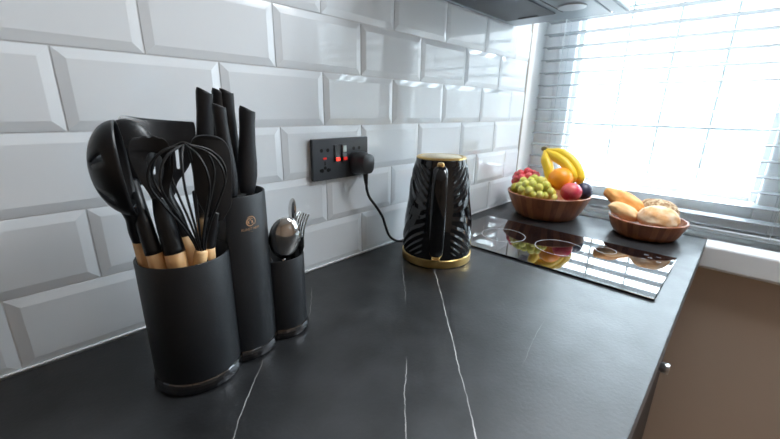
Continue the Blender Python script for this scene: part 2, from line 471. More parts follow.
# ------------------------------------------------------------------ venetian blind
BX = 1.264
bl = thing('venetian_blind', 'white venetian blind with open horizontal slats hanging in the window recess', 'blind', (BX, -.78, .0))
bm = B()
zs = [.052 + .0418 * i for i in range(24)]
for z in zs:
    rs = []
    for y in (-.030, -1.53):
        row = []
        for i in range(7):
            s = -1 + i / 3; row.append(Vector((BX + s * .0250, y, z + .0034 * (1 - s * s))))
        for i in range(7):
            s = 1 - i / 3; row.append(Vector((BX + s * .0250, y, z - .0018 + .0034 * (1 - s * s))))
        rs.append(row)
    rings(bm, rs, smooth=False)
part('slats', bm, M['slat'], bl)
bm = B(); box(bm, BX - .024, BX + .024, -1.53, -.030, .001, .017, .005, 3); part('bottom_rail', bm, M['slat'], bl)
bm = B(); box(bm, BX - .027, BX + .027, -1.535, -.022, 1.05, 1.10, .003); part('head_rail', bm, M['slat'], bl)
for y in (-.10, -.725, -1.40):
    bm = B()
    for dx in (-.026, .026): tube(bm, [(BX + dx, y, .012), (BX + dx, y, 1.055)], .0008, 6)
    for z in zs: tube(bm, [(BX - .026, y, z - .003), (BX + .026, y, z - .003)], .0006, 5)
    tube(bm, [(BX + .0, y + .008, .012), (BX + .0, y + .008, 1.055)], .0007, 6)
    part('ladder_cord', bm, M['cord'], bl)

# ------------------------------------------------------------------ worktop and base cabinets
bm = B(); box(bm, -1.60, 1.180, -.6015, -.0045, -.038, .0, .0016, 2)
for f in bm.faces:
    if f.normal.z < .3: f.material_index = 1
solo('worktop', bm, [M['worktop'], M['wedge']], 'long black marble-effect worktop with thin white veins along the tiled wall', 'worktop', (0, 0, 0))

def base_cabinet(x0, x1, label):
    c = thing('base_cabinet', label, 'cabinet', ((x0 + x1) / 2, -.30, FLOOR))
    bm = B(); t = .018
    box(bm, x0, x0 + t, -.560, -.02, FLOOR + .10, -.039); box(bm, x1 - t, x1, -.560, -.02, FLOOR + .10, -.039)
    box(bm, x0 + t, x1 - t, -.560, -.02, FLOOR + .10, FLOOR + .118); box(bm, x0 + t, x1 - t, -.03, -.02, FLOOR + .118, -.039)
    box(bm, x0 + t, x1 - t, -.560, -.46, -.057, -.039)
    part('carcass', bm, M['carcass'], c)
    bm = B(); box(bm, x0, x1, -.52, -.50, FLOOR, FLOOR + .0995); part('plinth', bm, M['carcass'], c)
    bm = B(); box(bm, x0 + .0015, x1 - .0015, -.580, -.561, FLOOR + .11, -.043, .001)
    d = part('door', bm, M['cabinet'], c)
    kx, kz = x0 + .045, -.085
    bm = B()
    prof = [(.0, 0), (.0075, .0), (.0065, .004), (.0055, .012), (.0065, .018), (.0095, .022), (.0100, .030), (.0090, .032), (0, .0325)]
    lathe(bm, prof, 24)
    for v in bm.verts: v.co = Vector((kx + v.co.x, -.580 - v.co.z, kz + v.co.y))
    part('knob', bm, M['steel'], d, label='brushed steel knob', autosmooth=40)
base_cabinet(.515, 1.115, 'dark base cabinet with a steel knob under the hob end of the worktop')
base_cabinet(-.085, .513, 'dark base cabinet under the middle of the worktop, next to the hob-end cabinet')
base_cabinet(-.685, -.087, 'dark base cabinet under the worktop by the utensil holder')

# ------------------------------------------------------------------ hob
hb = thing('hob', 'narrow black glass ceramic hob set into the worktop, mirroring the window', 'hob', (.772, -.307, .0))
bm = B(); box(bm, .629, .915, -.563, -.052, .0003, .0050, .0016, 2); part('glass_top', bm, M['hobglass'], hb)
def ringmesh(cx, cy, r, w, z0, z1, n=72):
    bm = B()
    lathe(bm, [(r - w, z0), (r - w, z1), (r, z1), (r, z0), (r - w, z0)], n, cx, cy)
    return bm
for cx, cy, r in ((.765, -.186, .059), (.779, -.334, .059), (.8436, -.4254, .0243)):
    part('cooking_zone_ring', ringmesh(cx, cy, r, .0016, .0048, .00515), M['print'], hb)
for i, (x, y) in enumerate(((.885, -.505), (.885, -.530), (.868, -.515), (.850, -.505), (.850, -.535))):
    if i % 2 == 0: bm = ringmesh(x, y, .0045, .0010, .0048, .00515, 20)
    else:
        bm = B(); box(bm, x - .0008, x + .0008, y - .005, y + .005, .0048, .00515)
    part('touch_control', bm, M['print'], hb)

# ------------------------------------------------------------------ cooker hood
HZ = .598
hd = thing('cooker_hood', 'grey cooker hood over the hob fixed to the tiled wall', 'cooker hood', (.76, -.005, HZ))
bm = B(); box(bm, .46, 1.060, -.285, -.0062, HZ, HZ + .13, .003, 2); part('hood_body', bm, M['hoodbody'], hd)
bm = B(); box(bm, .455, 1.066, -.326, -.2865, HZ + .001, HZ + .050, .003, 2)
v = part('pull_out_front', bm, M['hoodbody'], hd)
bm = B(); box(bm, .47, 1.055, -.3205, -.2920, HZ - .0012, HZ + .0012, .0004); part('visor_glass', bm, M['hoodbody'], v)
bm = B()
box(bm, .575, .962, -.172, -.028, HZ - .004, HZ - .0005, .001)
fl = part('grease_filter', bm, M['filter'], hd, label='dark mesh grease filter')
bm = B(); box(bm, .944, .955, -.128, -.072, HZ - .0062, HZ - .0038, .0008)
part('filter_latch', bm, M['black'], fl)
bm = B(); box(bm, .545, .966, -.1905, -.1875, HZ - .0012, HZ - .0002); part('seam', bm, M['black'], hd)
for lx in (.923, .60):
    bm = B(); lathe(bm, [(.0, HZ - .003), (.027, HZ - .003), (.028, HZ - .002), (.028, HZ - .0005), (0, HZ - .0005)], 40, lx, -.228)
    q = part('lamp_lens', bm, M['lens'], hd, label='round frosted lamp lens', autosmooth=40)
    part('lamp_bezel', ringmesh(lx, -.228, .034, .0055, HZ - .0035, HZ - .0003, 40), M['steel'], q, autosmooth=40)

# ------------------------------------------------------------------ utensil holder: three fused cups
LC, LR, LH = (-.0345, -.1590), .0513, .1672
MC, MR, MH = (.0320, -.1480), .0455, .2320
SC, SR, SH = (.0970, -.1500), .0362, .1270
def circ(c, r, n=72, a0=0):
    return [(c[0] + r * math.cos(a0 + 2 * PI * i / n), c[1] + r * math.sin(a0 + 2 * PI * i / n)) for i in range(n)]
def crescent(c, r, c2, r2, n=96):
    """outline of circle c with the part inside circle c2 cut away"""
    d = math.atan2(c2[1] - c[1], c2[0] - c[0])
    D = math.hypot(c2[0] - c[0], c2[1] - c[1])
    ha = math.acos(max(-1, min(1, (D * D + r * r - r2 * r2) / (2 * D * r))))
    hb_ = math.acos(max(-1, min(1, (D * D + r2 * r2 - r * r) / (2 * D * r2))))
    o = []
    for i in range(n):
        a = d + ha + (2 * PI - 2 * ha) * i / (n - 1); o.append((c[0] + r * math.cos(a), c[1] + r * math.sin(a)))
    m = 24
    for i in range(1, m):
        a = d + PI - (-hb_ + 2 * hb_ * i / m); a = d + PI + hb_ * (-1 + 2 * i / m) * -1
        o.append((c2[0] + r2 * math.cos(a), c2[1] + r2 * math.sin(a)))
    return o
def cup_wall(outer, inner, zb, zt, mi_in=1):
    bm = B()
    def P3(o, z): return [Vector((x, y, z)) for x, y in o]
    def mix(o, i, t): return [(a[0] + (b[0] - a[0]) * t, a[1] + (b[1] - a[1]) * t) for a, b in zip(o, i)]
    e = .0012
    vv = rings(bm, [P3(outer, zb), P3(outer, zt - e), P3(mix(outer, inner, .25), zt), P3(mix(outer, inner, .75), zt), P3(inner, zt - e), P3(inner, zb + .006)], True, True)
    n = len(outer)
    for f in bm.faces:
        if all(v.co.z < zt - e + 1e-6 for v in f.verts) and all(min((v.co.xy - Vector(q)).length for q in inner[::2]) < .003 for v in f.verts) and not all(abs(v.co.z - zb) < 1e-6 for v in f.verts):
            if max(min((v.co.xy - Vector(q)).length for q in inner) for v in f.verts) < 1e-5: f.material_index = mi_in
    return bm
uh = thing('utensil_holder', 'matte black holder of three fused round cups, tall middle one with a copper emblem', 'utensil holder', (.03, -.155, 0))
BZ = .0165
T = .0028
part('utensil_cup', cup_wall(circ(LC, LR), circ(LC, LR - T), BZ, LH), [M['holder'], M['hinside']], uh, autosmooth=50, label='wide front cup')
part('knife_cup', cup_wall(crescent(MC, MR, LC, LR + .0003), crescent(MC, MR - T, LC, LR + T), BZ, MH), [M['holder'], M['hinside']], uh, autosmooth=50, label='tall middle cup for knives')
part('cutlery_cup', cup_wall(crescent(SC, SR, MC, MR + .0003), crescent(SC, SR - T, MC, MR + T), BZ, SH), [M['holder'], M['hinside']], uh, autosmooth=50, label='short cup for cutlery')
def foot(outline_fn, n):
    bm = B()
    def P3(o, z): return [Vector((x, y, z)) for x, y in o]
    rings(bm, [P3(outline_fn(.0005), .0003), P3(outline_fn(.0024), .0030), P3(outline_fn(.0026), .0070), P3(outline_fn(.0020), .0110), P3(outline_fn(.0010), .0145), P3(outline_fn(.0002), BZ - .0003)], smooth=False)
    return bm
part('base_ring', foot(lambda g: circ(LC, LR + g, 36), 36), M['gloss'], uh, label='glossy dark faceted base')
part('base_ring', foot(lambda g: crescent(MC, MR + g, LC, LR + .0022, 17), 17), M['gloss'], uh, label='glossy dark faceted base')
part('base_ring', foot(lambda g: crescent(SC, SR + g, MC, MR + .0022, 14), 14), M['gloss'], uh, label='glossy dark faceted base')
bm = B(); o_in = crescent(MC, MR - T - .0005, LC, LR + T + .0005)
rings(bm, [[Vector((x, y, .2155)) for x, y in o_in], [Vector((x, y, .2215)) for x, y in o_in]])
part('slot_insert', bm, M['hinside'], uh)

# emblem and lettering on the middle cup, curved round it
def wrap(bm, ang, zc, lift):
    for v in bm.verts:
        a = math.radians(ang) + v.co.x / MR
        r = MR + lift + max(0, -v.co.y)
        z = zc + v.co.z
        v.co = Vector((MC[0] + r * math.cos(a), MC[1] + r * math.sin(a), z))
def flat_text(s, size):
    cu = bpy.data.curves.new('letters', 'FONT'); cu.body = s; cu.size = size; cu.align_x = 'CENTER'; cu.extrude = .0001
    o = bpy.data.objects.new('letters', cu); COL.objects.link(o); bpy.context.view_layer.update()
    me = bpy.data.meshes.new_from_object(o.evaluated_get(bpy.context.evaluated_depsgraph_get()))
    bm = bmesh.new(); bm.from_mesh(me); bpy.data.objects.remove(o); bpy.data.curves.remove(cu); bpy.data.meshes.remove(me)
    for v in bm.verts: v.co = Vector((v.co.x, -v.co.z, v.co.y))
    return bm
LA = -84
bm = B()
def arc_band(bm, cx, cz, r, w, a0, a1, n=40):
    prev = None
    for i in range(n + 1):
        t = i / n; a = a0 + (a1 - a0) * t; ww = w * (.35 + .65 * math.sin(PI * min(1, max(.02, t))))
        p = []
        for rr in (r - ww, r + ww):
            p.append(bm.verts.new((cx + rr * math.cos(a), -.0001, cz + rr * math.sin(a))))
        if prev: bm.faces.new((prev[0], prev[1], p[1], p[0]))
        prev = p
arc_band(bm, 0, 0, .0050, .0008, .25 * PI, 1.9 * PI)
arc_band(bm, .0006, .0006, .0066, .0006, -.25 * PI, .75 * PI)
arc_band(bm, -.0012, 0, .0016, .0009, .5 * PI, 1.5 * PI); arc_band(bm, .0012, 0, .0016, .0009, -.5 * PI, .5 * PI)
arc_band(bm, 0, .0006, .0022, .0006, .3 * PI, .7 * PI)
wrap(bm, LA, .1985, .0001); part('emblem', bm, M['logo'], uh, label='round copper emblem')
bm = flat_text('KUNST HEIM', .0044); wrap(bm, LA, .1880, .0001); part('lettering', bm, M['logo'], uh, label='small copper lettering')
bm = flat_text('--  ---', .0023); wrap(bm, LA, .1850, .0001); part('lettering', bm, M['logo'], uh, label='small copper lettering')

# ------------------------------------------------------------------ cooking utensils in the wide cup
GU = 'black cooking utensils with wooden handles'
def utensil(name, label, base, rim, woodtop, rw, sleeve, rs):
    """wooden handle from the cup's floor to woodtop, black sleeve along given points with given radii"""
    t = thing(name, label, 'utensil', base, GU)
    b, r, w = Vector(base), Vector(rim), Vector(woodtop)
    bm = B(); pts = [b, b.lerp(r, .03), b.lerp(r, .5), r, w]
    tube(bm, pts, [rw * .6, rw * .85, rw, rw, rw], 20); part('wooden_handle', bm, M['beech'], t, label='pale beech handle')
    bm = B(); pts = catmull([w - (w - r).normalized() * .002] + list(sleeve), 6)
    k = len(pts); rad = []
    for i in range(k):
        u = i / (k - 1) * (len(rs) - 1); a = int(min(u, len(rs) - 2)); f = u - a
        rad.append(rs[a] * (1 - f) + rs[a + 1] * f)
    tube(bm, pts, rad, 16); part('neck', bm, M['silicone'], t)
    return t
def shell(bm, M4, a, h, d, th=.002, nu=28, nv=10, holes=None, neckpow=1.0):
    """spoon bowl: rim ellipse a (half width) by h (half height) in local XZ, bowl bulging to local -Y by d; double walled"""
    def S(aa, hh, dd, off):
        g = []
        for j in range(nv + 1):
            q = j / nv * PI / 2
            row = []
            for i in range(nu):
                p = 2 * PI * i / nu
                x, z = aa * math.cos(q) * math.cos(p), hh * math.cos(q) * math.sin(p)
                x *= 1 - neckpow * .30 * (1 - (z / hh if hh else 0)) * .5 if neckpow else 1
                row.append(M4 @ Vector((x, off - dd * math.sin(q), z)))
            g.append(row)
        return g
    o, i_ = S(a, h, d, 0), S(a - th, h - th, d - th, 0)
    vo = [[bm.verts.new(p) for p in r] for r in o[:-1]]; to = bm.verts.new(o[-1][0])
    vi = [[bm.verts.new(p) for p in r] for r in i_[:-1]]; ti = bm.verts.new(i_[-1][0])
    def skip(j, i):
        return holes and holes(j / nv, (i + .5) / nu)
    for V, top in ((vo, to), (vi, ti)):
        for j in range(nv - 1):
            for i in range(nu):
                if skip(j, i): continue
                k = (i + 1) % nu; f = bm.faces.new((V[j][i], V[j][k], V[j + 1][k], V[j + 1][i])); f.smooth = True
        for i in range(nu):
            f = bm.faces.new((V[-1][i], V[-1][(i + 1) % nu], top)); f.smooth = True
    for i in range(nu):
        k = (i + 1) % nu; f = bm.faces.new((vo[0][i], vo[0][k], vi[0][k], vi[0][i])); f.smooth = True
    if holes:
        for j in range(nv - 1):
            for i in range(nu):
                if not skip(j, i): continue
                k = (i + 1) % nu
                q = ((vo[j][i], vo[j][k], vi[j][k], vi[j][i], j - 1, i), (vo[j + 1][i], vo[j + 1][k], vi[j + 1][k], vi[j + 1][i], j + 1, i),
                     (vo[j][i], vo[j + 1][i], vi[j + 1][i], vi[j][i], j, (i - 1) % nu), (vo[j][k], vo[j + 1][k], vi[j + 1][k], vi[j][k], j, k))
                for a_, b_, c_, d_, jj, ii in q:
                    if not skip(jj, ii): bm.faces.new((a_, b_, c_, d_))
AWAY = Vector((.27, .95, -.1))           # from the camera's side towards the wall
RIGHT = Vector((.95, -.27, 0))

# deep skimmer, mouth turned to the right
sk = utensil('skimmer', 'deep black slotted skimmer leaning furthest left in the wide cup', (-.056, -.140, .026), (-.0748, -.1575, .172), (-.0760, -.1585, .192), .0078,
             [(-.0790, -.161, .205), (-.0810, -.168, .222), (-.0850, -.176, .240)], [.0072, .0070, .0065, .0085])
ax = Vector((-.006, -.004, .10)).normalized()
nrm = (RIGHT * .97 - AWAY * .02).normalized()       # the way the mouth faces
m4 = frame(Vector((-.0800, -.178, .2755)), ax, nrm)
bm = B(); shell(bm, m4, .036, .049, .030, .0022, 36, 14, holes=lambda q, p: .27 < q < .60 and int(p * 36) % 6 == 2, neckpow=.7)
part('skimmer_bowl', bm, M['silicone'], sk)
# spoon behind it
sp = utensil('serving_spoon', 'black serving spoon behind the skimmer, its round top just showing', (-.060, -.178, .026), (-.0682, -.178, .172), (-.0694, -.1775, .183), .0084,
             [(-.0722, -.172, .215), (-.0710, -.156, .238), (-.0685, -.138, .256)], [.0088, .0082, .0070, .0060])
m4 = frame(Vector((-.0650, -.1270, .2855)), Vector((.006, .008, .09)), AWAY)
bm = B(); shell(bm, m4, .029, .038, .012, .002, 32, 8, neckpow=.6); part('spoon_bowl', bm, M['silicone'], sp)

# pasta server with a hole
ps = utensil('pasta_server', 'black pasta server with a large drain hole and notched tip, left of the whisk', (-.042, -.186, .026), (-.0508, -.1875, .170), (-.0515, -.1875, .182), .0108,
             [(-.0535, -.184, .205), (-.0550, -.181, .225), (-.0555, -.179, .243)], [.0112, .0105, .0090, .0070])
out = smooth_outline([(-.005, 0), (-.010, .012), (-.017, .030), (-.0205, .048), (-.0195, .060), (-.0160, .0665), (-.0110, .0672), (-.0060, .0690), (-.0020, .0672), (.002, .0690), (.0060, .0668), (.0105, .0655),
                      (.0145, .058), (.0165, .046), (.014, .030), (.009, .014), (.005, 0)], 4)
hole = smooth_outline([(-.0020, .016), (-.0065, .030), (-.0085, .046), (-.0030, .054), (.0060, .050), (.0080, .038), (.0040, .022)], 4)
bm = plate([out, hole], .0030, .0008)
bmesh.ops.subdivide_edges(bm, edges=[e for e in bm.edges if e.calc_length() > .012], cuts=3)
for v in bm.verts:
    v.co.y += -.012 * (v.co.z / .07) ** 2 - 18 * v.co.x ** 2
m4 = frame(Vector((-.0545, -.1795, .2370)), Vector((.0045, .012, .07)), AWAY)
bmesh.ops.transform(bm, matrix=m4, verts=bm.verts)
part('server_head', bm, M['silicone'], ps, autosmooth=35)

# slotted turner
tu = utensil('slotted_turner', 'wide black slotted turner standing tallest at the back of the wide cup', (-.022, -.150, .026), (-.0300, -.157, .172), (-.0305, -.155, .186), .0095,
             [(-.0335, -.148, .212), (-.0370, -.141, .232), (-.0360, -.137, .250)], [.0085, .0080, .0070, .0050])
out = smooth_outline([(-.006, 0), (-.010, .016), (-.019, .034), (-.027, .054), (-.0318, .070), (-.0318, .0775), (-.026, .0803), (0, .0815), (.024, .0802), (.0288, .0772), (.0285, .060), (.0262, .046), (.02, .03), (.010, .014), (.006, 0)], 4)
sl = [slot(-.0085, .022, .054, .0021), slot(.0020, .020, .058, .0021), slot(.0125, .028, .054, .0021)]
bm = plate([out] + sl, .0026, .0007)
for v in bm.verts: v.co.x *= 1.22; v.co.z *= 1.12
bmesh.ops.subdivide_edges(bm, edges=[e for e in bm.edges if e.calc_length() > .012], cuts=3)
for v in bm.verts: v.co.y += .10 * (v.co.z - .02) ** 2 * 6 - 8 * v.co.x ** 2
m4 = frame(Vector((-.0380, -.1385, .2345)), Vector((.0110, .022, .08)), AWAY + RIGHT * -.15)
bmesh.ops.transform(bm, matrix=m4, verts=bm.verts)
part('turner_blade', bm, M['nylon'], tu, autosmooth=35)

# solid spatula
st = utensil('spatula', 'solid black round-cornered spatula behind the whisk', (-.014, -.168, .026), (-.0150, -.1845, .170), (-.0146, -.1855, .180), .0080,
             [(-.0120, -.189, .192), (-.0085, -.192, .206), (-.0045, -.194, .220)], [.0085, .0080, .0070, .0050])
out = smooth_outline([(-.005, 0), (-.0120, .012), (-.0175, .030), (-.0185, .060), (-.0185, .082), (-.0150, .0915), (-.004, .0945), (.009, .0920), (.0160, .084), (.0190, .070), (.0185, .040), (.0165, .016), (.0095, .003), (.005, -.002)], 5)
bm = plate([out], .0050, .0014)
for v in bm.verts: v.co.y += 6 * v.co.x ** 2
m4 = frame(Vector((-.0048, -.1945, .2120)), Vector((.004, -.001, .09)), AWAY)
bmesh.ops.transform(bm, matrix=m4, verts=bm.verts)
part('spatula_blade', bm, M['silicone'], st, autosmooth=35)

# balloon whisk
wh = thing('whisk', 'black balloon whisk with a wooden handle at the front of the wide cup', 'utensil', (-.030, -.190, .026), GU)
bm = B(); p0, p1, p2 = Vector((-.030, -.190, .026)), Vector((-.0290, -.1950, .165)), Vector((-.0268, -.1985, .1800))
tube(bm, [p0, p0.lerp(p1, .03), p0.lerp(p1, .5), p1, p2.lerp(p1, .2), p2], [.005, .0070, .0078, .0078, .0072, .0055], 20); part('wooden_handle', bm, M['beech'], wh, label='pale beech handle')
axw = (Vector((-.0345, -.2140, .2960)) - p2)
m4 = frame(p2, axw, AWAY); Lw = axw.length
for k in range(5):
    a = PI * k / 5 + .15
    # a rounded teardrop through fixed stations
    st_ = [(-.0040, -.020), (-.0050, .004), (-.0140, .030), (-.0275, .056), (-.0365, .077), (-.0345, .094), (-.0240, .1065), (-.0100, .1120), (0, .1128 + .0008 * k)]
    st_ = st_ + [(-x, z) for x, z in reversed(st_[:-1])]
    pts = [m4 @ Vector((x * math.cos(a), x * math.sin(a) * .72, z * Lw / .110)) for x, z in st_]
    bm = B(); tube(bm, catmull(pts, 6), .00125, 8); part('wire', bm, M['black'], wh)

# ------------------------------------------------------------------ knives
GK = 'kitchen knives in the tall cup'
def knife(bottom, top, w, d, label, blade_w):
    b, t = Vector(bottom), Vector(top)
    axis = (t - b).normalized(); root = b - axis * ((b.z - .05) / axis.z)
    k = thing('kitchen_knife', label, 'knife', root, GK)
    L = (t - b).length
    prof = [(-.002, .66, .8), (.0, .72, .85), (.06, .86, .95), (.22, 1.05, 1.0), (.38, 1.02, 1.0), (.6, .86, .92), (.8, .80, .9), (.93, .84, .9), (.985, .84, .88), (1.0, .74, .78), (1.006, .55, .55)]
    pts = []; rad = []
    zs_ = []
    for i in range(len(prof) - 1):
        for s in range(4):
            f = s / 4; zs_.append(tuple(prof[i][j] * (1 - f) + prof[i + 1][j] * f for j in range(3)))
    zs_.append(prof[-1])
    bm = B()
    vv = tube(bm, [b + axis * L * q[0] for q in zs_], [(w * q[1], d * q[2]) for q in zs_], 18, ref=RIGHT)
    for j, ring_ in enumerate(vv[-9:]):
        for v in ring_:
            off = (v.co - (b + axis * L * zs_[-9 + j][0])).dot(RIGHT)
            v.co -= axis * off * .42 * min(1, (j + 1) / 5)
    part('handle', bm, M['knife'], k, autosmooth=40)
    bm = B()
    tip = root
    X = (RIGHT - axis * RIGHT.dot(axis)).normalized(); Y = axis.cross(X)
    pr = [(0, .0), (-blade_w, .012), (-blade_w, L * 0 + (b - root).length * .6), (-blade_w, (b - root).length - .012), (blade_w * .2, (b - root).length + .002), (blade_w * .6, (b - root).length), (blade_w * .6, .03)]
    a_ = [root + X * x + axis * z + Y * .0009 for x, z in pr]; b_ = [root + X * x + axis * z - Y * .0009 for x, z in pr]
    rings(bm, [a_, b_], smooth=False)
    part('blade', bm, M['chrome'], k)
knife((.0110, -.128, .2320), (.0228, -.133, .3560), .0114, .0072, 'black knife handle at the far left of the tall cup, beside the turner', .011)
knife((.0330, -.128, .2300), (.0430, -.126, .3570), .0098, .0072, 'tall black knife handle just behind the shorter centre one in the tall cup', .011)
knife((.0280, -.1680, .2300), (.0248, -.1650, .3390), .0094, .0072, 'shorter black knife handle at the front centre of the tall cup, behind the spatula', .009)
knife((.0490, -.133, .2300), (.0510, -.130, .3570), .0104, .0070, 'black knife handle second from the right in the tall cup', .010)
knife((.0540, -.156, .2270), (.0672, -.150, .3350), .0122, .0078, 'black knife handle standing alone at the right of the tall cup', .010)

# ------------------------------------------------------------------ cutlery in the short cup
def spoon(name, label, base, top, w, h, facing, depth, group):
    b, t = Vector(base), Vector(top); axis = (t - b).normalized()
    s = thing(name, label, 'cutlery', base, group)
    bm = B(); m4 = frame(t - axis * h, axis, -Vector(facing))
    shell(bm, m4, w, h, depth, .0012, 32, 10, neckpow=.35); part('bowl', bm, M['chrome'], s, autosmooth=50)
    bm = B(); e = t - axis * (2 * h - .002)
    tube(bm, [b, b.lerp(e, .3), b.lerp(e, .8), e + Vector(facing) * .000], [(.006, .0012), (.0055, .0012), (.0030, .0014), (.0026, .0016)], 12, ref=RIGHT); part('handle', bm, M['chrome'], s)
spoon('serving_ladle', 'big round-bowled steel spoon nearest the front of the short cup', (.092, -.150, .026), (.0940, -.1820, .1915), .0240, .0338, (-.27, -.95, .15), .016, 'steel cutlery in the short cup')
spoon('teaspoon', 'slim steel spoon seen edge on, tallest at the back of the short cup', (.112, -.150, .026), (.1255, -.1520, .2080), .0125, .0195, (-.95, .15, .1), .006, 'steel cutlery in the short cup')
def fork(base, top, label):
    b, t = Vector(base), Vector(top); axis = (t - b); L = axis.length
    f = thing('fork', label, 'cutlery', base, 'steel cutlery in the short cup')
    out = [(-.004, 0), (-.0045, .02), (-.0022, L - .085), (-.0024, L - .062), (-.0090, L - .050), (-.0105, L - .040), (-.0108, L)]
    gw = [(-.0092, L), (-.0085, L - .034), (-.0060, L - .034), (-.0056, L), (-.0040, L), (-.0034, L - .034), (-.0012, L - .034), (-.0008, L)]
    left = out + gw
    out = left + [(-x, z) for x, z in reversed(left)]
    bm = plate([out], .0016, .0004)
    bmesh.ops.subdivide_edges(bm, edges=[e for e in bm.edges if e.calc_length() > .012], cuts=4)
    for v in bm.verts:
        u = max(0, (v.co.z - (L - .062)) / .062); v.co.y += -.010 * math.sin(u * PI * .9)
    bmesh.ops.transform(bm, matrix=frame(b, axis, (.95, .20, 0)), verts=bm.verts)
    part('fork_head', bm, M['chrome'], f, autosmooth=35)
fork((.113, -.158, .026), (.1375, -.164, .1850), 'steel fork with upright tines leaning right out of the short cup')

# ------------------------------------------------------------------ kettle
KX, KY = .5157, -.1384
KR0, KR1, KHT = .0800, .0535, .2370
ke = thing('kettle', 'tall gloss black kettle with herringbone ridges and gold base on the worktop', 'kettle', (KX, KY, 0))
hang = math.atan2(-.628 - KY, -.166 - KX)              # the handle points at the camera's side
def krad(z):
    pts = [(.018, .0790), (.05, .0793), (.09, .0775), (.13, .0735), (.17, .0675), (.20, .0625), (.22, .0590), (.233, .0558), (.2365, .0535)]
    for (z0, r0), (z1, r1) in zip(pts, pts[1:]):
        if z <= z1:
            f = max(0, (z - z0) / (z1 - z0)); return r0 + (r1 - r0) * f
    return pts[-1][1]
bm = B(); rs = []
NZ, NA = 250, 360
for j in range(NZ + 1):
    z = .018 + (.2355 - .018) * j / NZ
    row = []
    r0 = sum(krad(min(.2355, max(.018, z + dz))) for dz in (-.012, -.008, -.004, 0, .004, .008, .012)) / 7
    sig = math.tanh((z - .120) / .080)
    env = min(1, (z - .022) / .012, (.226 - z) / .010); env = max(0, env)
    for i in range(NA):
        th = 2 * PI * i / NA
        d = (th - hang + PI) % (2 * PI) - PI
        ad = abs(d)
        e2 = max(0, min(1, (ad - .38) / .12))
        ph = (z - .060 * min(ad, 1.5) * sig) / .0118
        s = ph - math.floor(ph)
        rid = s / .62 if s < .62 else (1 - s) / .38
        r = r0 + .0030 * (rid - .4) * env * e2
        row.append(Vector((KX + r * math.cos(th), KY + r * math.sin(th), z)))
    rs.append(row)
rings(bm, rs)
part('body', bm, M['kettle'], ke)
bm = B(); lathe(bm, [(.0, .0004), (.0790, .0004), (.0812, .0020), (.0815, .010), (.0812, .0185), (.0785, .0200), (0, .0200)], 96, KX, KY); part('base_band', bm, M['gold'], ke, label='brushed gold base band', autosmooth=40)
bm = B(); lathe(bm, [(.0455, .2345), (.0540, .2345), (.0555, .2362), (.0550, .2382), (.0530, .2395), (.0470, .2398), (.0455, .2385), (.0455, .2345)], 96, KX, KY); part('rim_band', bm, M['gold'], ke, label='brushed gold rim', autosmooth=40)
bm = B(); lathe(bm, [(0, .2350), (.0450, .2350), (.0450, .2385), (.0430, .2400), (.0, .2408)], 64, KX, KY); part('lid', bm, M['lid'], ke, autosmooth=40, label='pale gold lid')
ca, sa_ = math.cos(hang), math.sin(hang)
def hp(r, z): return Vector((KX + r * ca, KY + r * sa_, z))
side = Vector((-sa_, ca, 0))
bm = B()
path = catmull([hp(.050, .219), hp(.070, .2225), hp(.088, .219), hp(.0995, .200), (hp(.1035, .165)), hp(.1035, .12), hp(.1020, .075), hp(.098, .048), hp(.088, .036), hp(.076, .034)], 6)
tube(bm, path, [(.0125 + .0035 * math.sin(PI * min(1, i / (len(path) - 1) * 1.0)), .0070) for i in range(len(path))], 20, ref=side)
h = part('handle', bm, M['kettle'], ke)
bm = B(); box(bm, -.008, .008, -.0075, .0075, -.006, .006, .004, 3)
bmesh.ops.transform(bm, matrix=frame(hp(.0790, .2275), Vector((ca, sa_, -.15)), side), verts=bm.verts)
part('handle_cap', bm, M['goldpol'], h, label='polished gold cap', autosmooth=40)
bm = B(); box(bm, -.009, .009, -.0075, .0075, -.005, .006, .0025, 3)
bmesh.ops.transform(bm, matrix=frame(hp(.0915, .0290), Vector((ca * .5, sa_ * .5, -.9)), Vector((ca, sa_, 0))), verts=bm.verts)
part('handle_cap', bm, M['goldpol'], h, label='polished gold cap', autosmooth=40)
bm = B(); tube(bm, [hp(-.048, .210), hp(-.062, .222), hp(-.072, .232)], [(.018, .010), (.016, .010), (.010, .005)], 20, ref=side); part('spout', bm, M['kettle'], ke)

# ------------------------------------------------------------------ wall socket and plug
PX0, PX1, PZ0, PZ1 = .2590, .4080, .1945, .2785
so = thing('power_socket', 'black double wall socket with red lit switches on the white tiles', 'socket', ((PX0 + PX1) / 2, -.0046, (PZ0 + PZ1) / 2))
bm = B(); box(bm, PX0, PX1, -.0130, -.0047, PZ0, PZ1, .0018, 2); part('face_plate', bm, M['socket'], so)
FY = -.0130
def disc(x, z, r, m, name, parent, y0=FY - .0003, y1=FY + .004, n=20):
    bm = B(); rings(bm, [[Vector((x + r * math.cos(2 * PI * i / n), y, z + r * math.sin(2 * PI * i / n))) for i in range(n)] for y in (y1, y0)], smooth=False)
    return part(name, bm, m, parent)
for cx in (.2890, .3740):
    for dx in (-.0078, .0078): disc(cx + dx, .2555, .0038, M['hole'], 'pin_hole', so)
    bm = B(); box(bm, cx - .0016, cx + .0016, FY - .0003, FY + .004, .2255, .2335); part('pin_slot', bm, M['hole'], so)
    for dx in (-.0095, .0095):
        bm = B(); box(bm, cx + dx - .0042, cx + dx + .0042, FY - .0003, FY + .004,   .2125, .2180); part('pin_slot', bm, M['hole'], so)
        disc(cx + dx * .8, .2150, .0042, M['hole'], 'pin_hole', so)
    disc(cx, .2200, .0036, M['hole'], 'pin_hole', so)
    bm = B(); box(bm, cx - .0042, cx + .0042, FY - .0008, FY + .003, .2372, .2412, .0008); part('neon_lamp', bm, M['neondim'], so, label='small red neon lamp')
